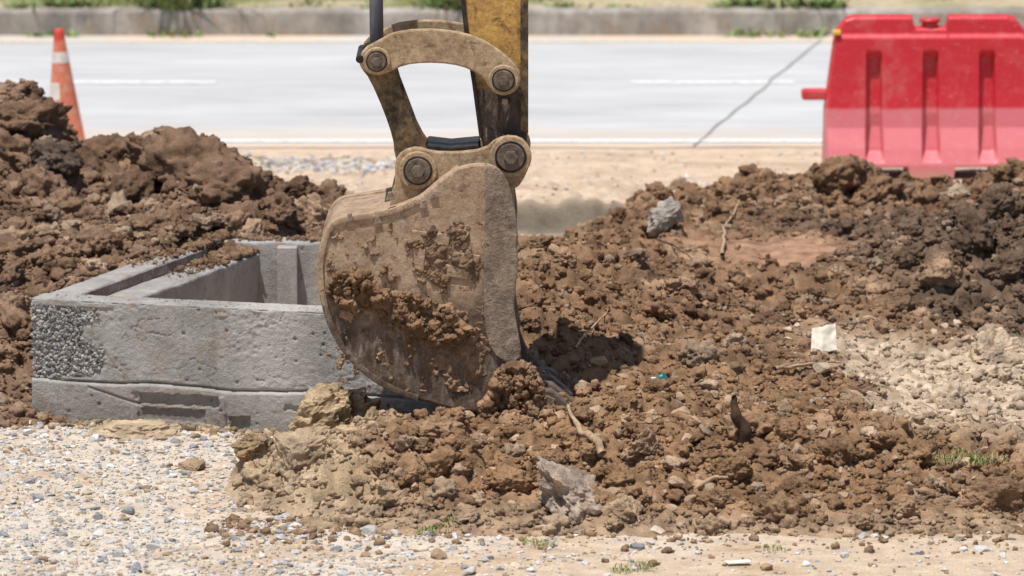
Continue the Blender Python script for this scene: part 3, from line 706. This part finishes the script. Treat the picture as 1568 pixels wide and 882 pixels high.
# ---------------- traffic barrier ----------------
bar=empty("traffic_barrier")
k=NT("barrier_plastic");z=k.axis(2);zz=k.math('ADD',z,k.math('MULTIPLY',k.math('SUBTRACT',k.noise(6,3),.5),.02))
c=k.mix(k.rng(zz,.425,.445),(.64,.17,.19),(.56,.024,.038))
c=k.mix(k.math('MULTIPLY',k.rng(k.noise(5,4,.75),.5,.7),.2),c,(.7,.38,.34))
c=k.mix(k.math('MULTIPLY',k.rng(k.noise(30,4,.7,(1,1,3)),.62,.7),.45),c,(.75,.55,.5))
c=k.mix(k.rng(zz,.10,.0),c,(.5,.3,.22))
M_bar=k.out(c,.42,.45,0,k.bump(k.noise(12,3),.15,.01))
bx,by=2.545,35.62
def barshape():
    nu,nw=300,150;u=np.linspace(-1,1,nu);w=np.linspace(0,1,nw);U,Wv=np.meshgrid(u,w);x0=U*.645
    top=np.interp(np.abs(x0),[0,.105,.125,.53,.58,.645],[.93,.93,1.0,1.0,.985,.90])
    bot=np.interp(np.abs(x0),[0,.135,.142,.375,.385,.645],[0,0,.075,.075,0,0])
    z=bot+Wv*(top-bot);x=x0*(1-.115*np.clip((z-.42)/.58,0,1))
    t=np.interp(z,[0,.10,.2,.32,.55,1],[.225,.22,.185,.13,.105,.075])
    gd=np.zeros_like(t)
    for g in(-.345,0,.345):
        zc=np.interp(z,[.12,.17,.74,.79],[0,1,1,0]);hw=np.interp(z,[.12,.4,.8],[.06,.052,.05])
        gd=np.maximum(gd,zc*np.clip((hw-np.abs(x-g))/.016,0,1))
    t=t-gd*(.06+.05*np.clip((.4-z)/.3,0,1))
    t=t-.02*np.clip((z-.86)/.03,0,1)
    e=np.minimum(1,np.minimum((1-np.abs(U))/.03,np.minimum((1-Wv)/.03,Wv/.02)));t=t*np.sqrt(1-(1-e)**2*.9995)
    x=x.ravel();z=z.ravel();t=t.ravel()
    V=np.concatenate([np.stack([x,-t,z],1),np.stack([x,t,z],1)]);f1=gridfaces(nu,nw);f2=f1[:,::-1]+nu*nw
    return npmesh("barrier_body",V,np.concatenate([f1,f2]),M_bar,parent=bar)
barshape()
tube("filler_cap",(0,0,.90),(0,0,.965),.05,M_bar,bar);tube("filler_cap_rim",(0,0,.955),(0,0,.975),.065,M_bar,bar)
def pbox(name,x0,x1,y0,y1,z0,z1,mat,parent,bev):
    V=[(x,y,z) for z in(z0,z1) for x,y in((x0,y0),(x1,y0),(x1,y1),(x0,y1))]
    return pymesh(name,V,[[0,3,2,1],[4,5,6,7],[0,1,5,4],[1,2,6,5],[2,3,7,6],[3,0,4,7]],mat,parent,bev)
pbox("connector_tongue",-.78,-.62,-.05,.05,.48,.545,M_bar,bar,.015)
pbox("connector_tongue",.60,.70,-.05,.05,.60,.665,M_bar,bar,.015)
M_lamp=simple("barrier_reflector",(.75,.55,.08),.4,.5)
pbox("reflector",-.60,-.55,-.10,-.06,.885,.915,M_lamp,bar,.008)
bar.location=(bx,by,-.01)
bar.rotation_euler=(0,0,math.radians(1.5))
# ---------------- cone ----------------
cone=empty("traffic_cone")
k=NT("cone_orange");c=k.mix(k.rng(k.noise(12,4,.75),.45,.68),(.58,.15,.08),(.56,.30,.22))
c=k.mix(k.rng(k.axis(2),.70,.72),c,(.55,.06,.04));M_cone=k.out(c,.6,.35,0,k.bump(k.noise(40,3),.2,.004))
M_band=simple("cone_reflective",(.62,.57,.53),.5,.4,0,.25)
def lathe(name,prof,mat,parent,a0=0,a1=2*math.pi,n=40):
    V=[];Fc=[];m=len(prof)
    for i in range(n+1):
        a=a0+(a1-a0)*i/n
        for r,z in prof:V.append((r*math.cos(a),r*math.sin(a),z))
    for i in range(n):
        for j in range(m-1):Fc.append([i*m+j,(i+1)*m+j,(i+1)*m+j+1,i*m+j+1])
    return pymesh(name,V,Fc,mat,parent,0,True)
R=lambda z:.128-(z-.03)*(.128-.028)/.75
lathe("cone_body",[(.15,.03),(R(.03),.045),(R(.3),.3),(R(.55),.55),(R(.76),.76),(.026,.785),(.015,.785),(.012,.70)],M_cone,cone)
lathe("reflective_band",[(R(.57)+.0015,.57),(R(.64)+.0015,.64)],M_band,cone)
lathe("reflective_band",[(R(.34)+.0015,.34),(R(.45)+.0015,.45)],M_band,cone,math.radians(150),math.radians(262))
pbox("cone_base",-.19,.19,-.19,.19,0,.035,M_cone,cone,.012)
cx,cy=G(102,232);cone.location=(cx,cy,-.005);cone.rotation_euler=(0,math.radians(-3.0),math.radians(0))
# ---------------- litter, roots ----------------
def curve(name,pts,r,mat,parent=None):
    cu=bpy.data.curves.new(name,'CURVE');cu.dimensions='3D';cu.bevel_depth=1;cu.bevel_resolution=3;s=cu.splines.new('POLY')
    P=[]
    for i in range(len(pts)-1):
        for t in range(6):
            a=Vector(pts[i]);b=Vector(pts[i+1]);q=a.lerp(b,t/6);P.append(q+Vector([mn.noise(q*14+Vector((j*9,0,0)))*r*1.2 for j in range(3)]))
    P.append(Vector(pts[-1]));s.points.add(len(P)-1)
    for i,p in enumerate(P):
        s.points[i].co=(*p,1);s.points[i].radius=r*(1.0-.65*i/len(P))*(1+.3*mn.noise(p*30))
    cu.materials.append(mat);return link(bpy.data.objects.new(name,cu),parent)
M_root=simple("root_bark",(.38,.27,.17),.9,.1,0,.4,.6,40);M_dark=simple("dark_wood",(.07,.04,.025),.85,.2,0,.4,.6,40)
def surf(L,up=.012):
    out=[]
    for px,py in L:
        x,y,z=hit(px,py);out.append((x,y,z+up))
    return out
curve("tree_root",surf([(925,712),(905,690),(880,665),(870,640)],.045),.020,M_root)
curve("tree_root",surf([(1185,572),(1215,566),(1250,566),(1282,562)],.02),.011,M_root)
curve("tree_root",surf([(1105,400),(1108,360),(1125,335),(1132,318)],.03),.010,M_root)
curve("tree_root",surf([(1070,765),(1095,748),(1120,742)],.04),.013,M_root)
curve("tree_root",surf([(880,540),(900,515),(925,495),(930,480)],.02),.006,M_root)
curve("tree_root",surf([(395,320),(400,350),(395,370)],.03),.005,M_root)
curve("tree_root",surf([(1000,372),(1030,385),(1060,405)],.02),.006,M_dark)
x,y,z=hit(1140,675);curve("broken_branch",[(x+.01,y,z-.05),(x,y-.01,z+.05),(x-.03,y-.02,z+.12),(x-.05,y-.02,z+.19)],.036,M_dark)
M_cup=simple("paper_white",(.78,.71,.58),.6,.3,0,.15)
x,y,z=hit(1262,540)
nn=16;V=[];Fc=[]
for j in range(nn):
    for i in range(nn):
        a=i/(nn-1)-.5;b=j/(nn-1);V.append((x+a*.125*(1-.1*b),y-.02+.07*abs(a+.1)+.006*mn.noise(Vector((a*4,b*4,3)))+b*.05,z+.0+b*.12+.008*mn.noise(Vector((a*4,7,b)))+.02*a))
for j in range(nn-1):
    for i in range(nn-1):Fc.append([j*nn+i,j*nn+i+1,(j+1)*nn+i+1,(j+1)*nn+i])
pymesh("crumpled_paper",V,Fc,M_cup,None,0,True)
M_teal=simple("teal_plastic",(.02,.18,.17),.4,.5);M_wht=simple("white_plastic",(.8,.8,.78),.5,.4)
x,y,z=hit(1008,588);sc=empty("plastic_scrap");tube("scrap_cap",(x-.01,y,z+.01),(x+.03,y-.02,z+.035),.018,M_teal,sc);pbox("scrap_label",x-.035,x-.005,y-.02,y-.01,z+.0,z+.03,M_wht,sc,.004)
x,y,z=hit(1130,865);boxpts("paper_scrap",(x,y),(1,.3),.05,.025,z+.008,z+.014,M_cup,None,.001)
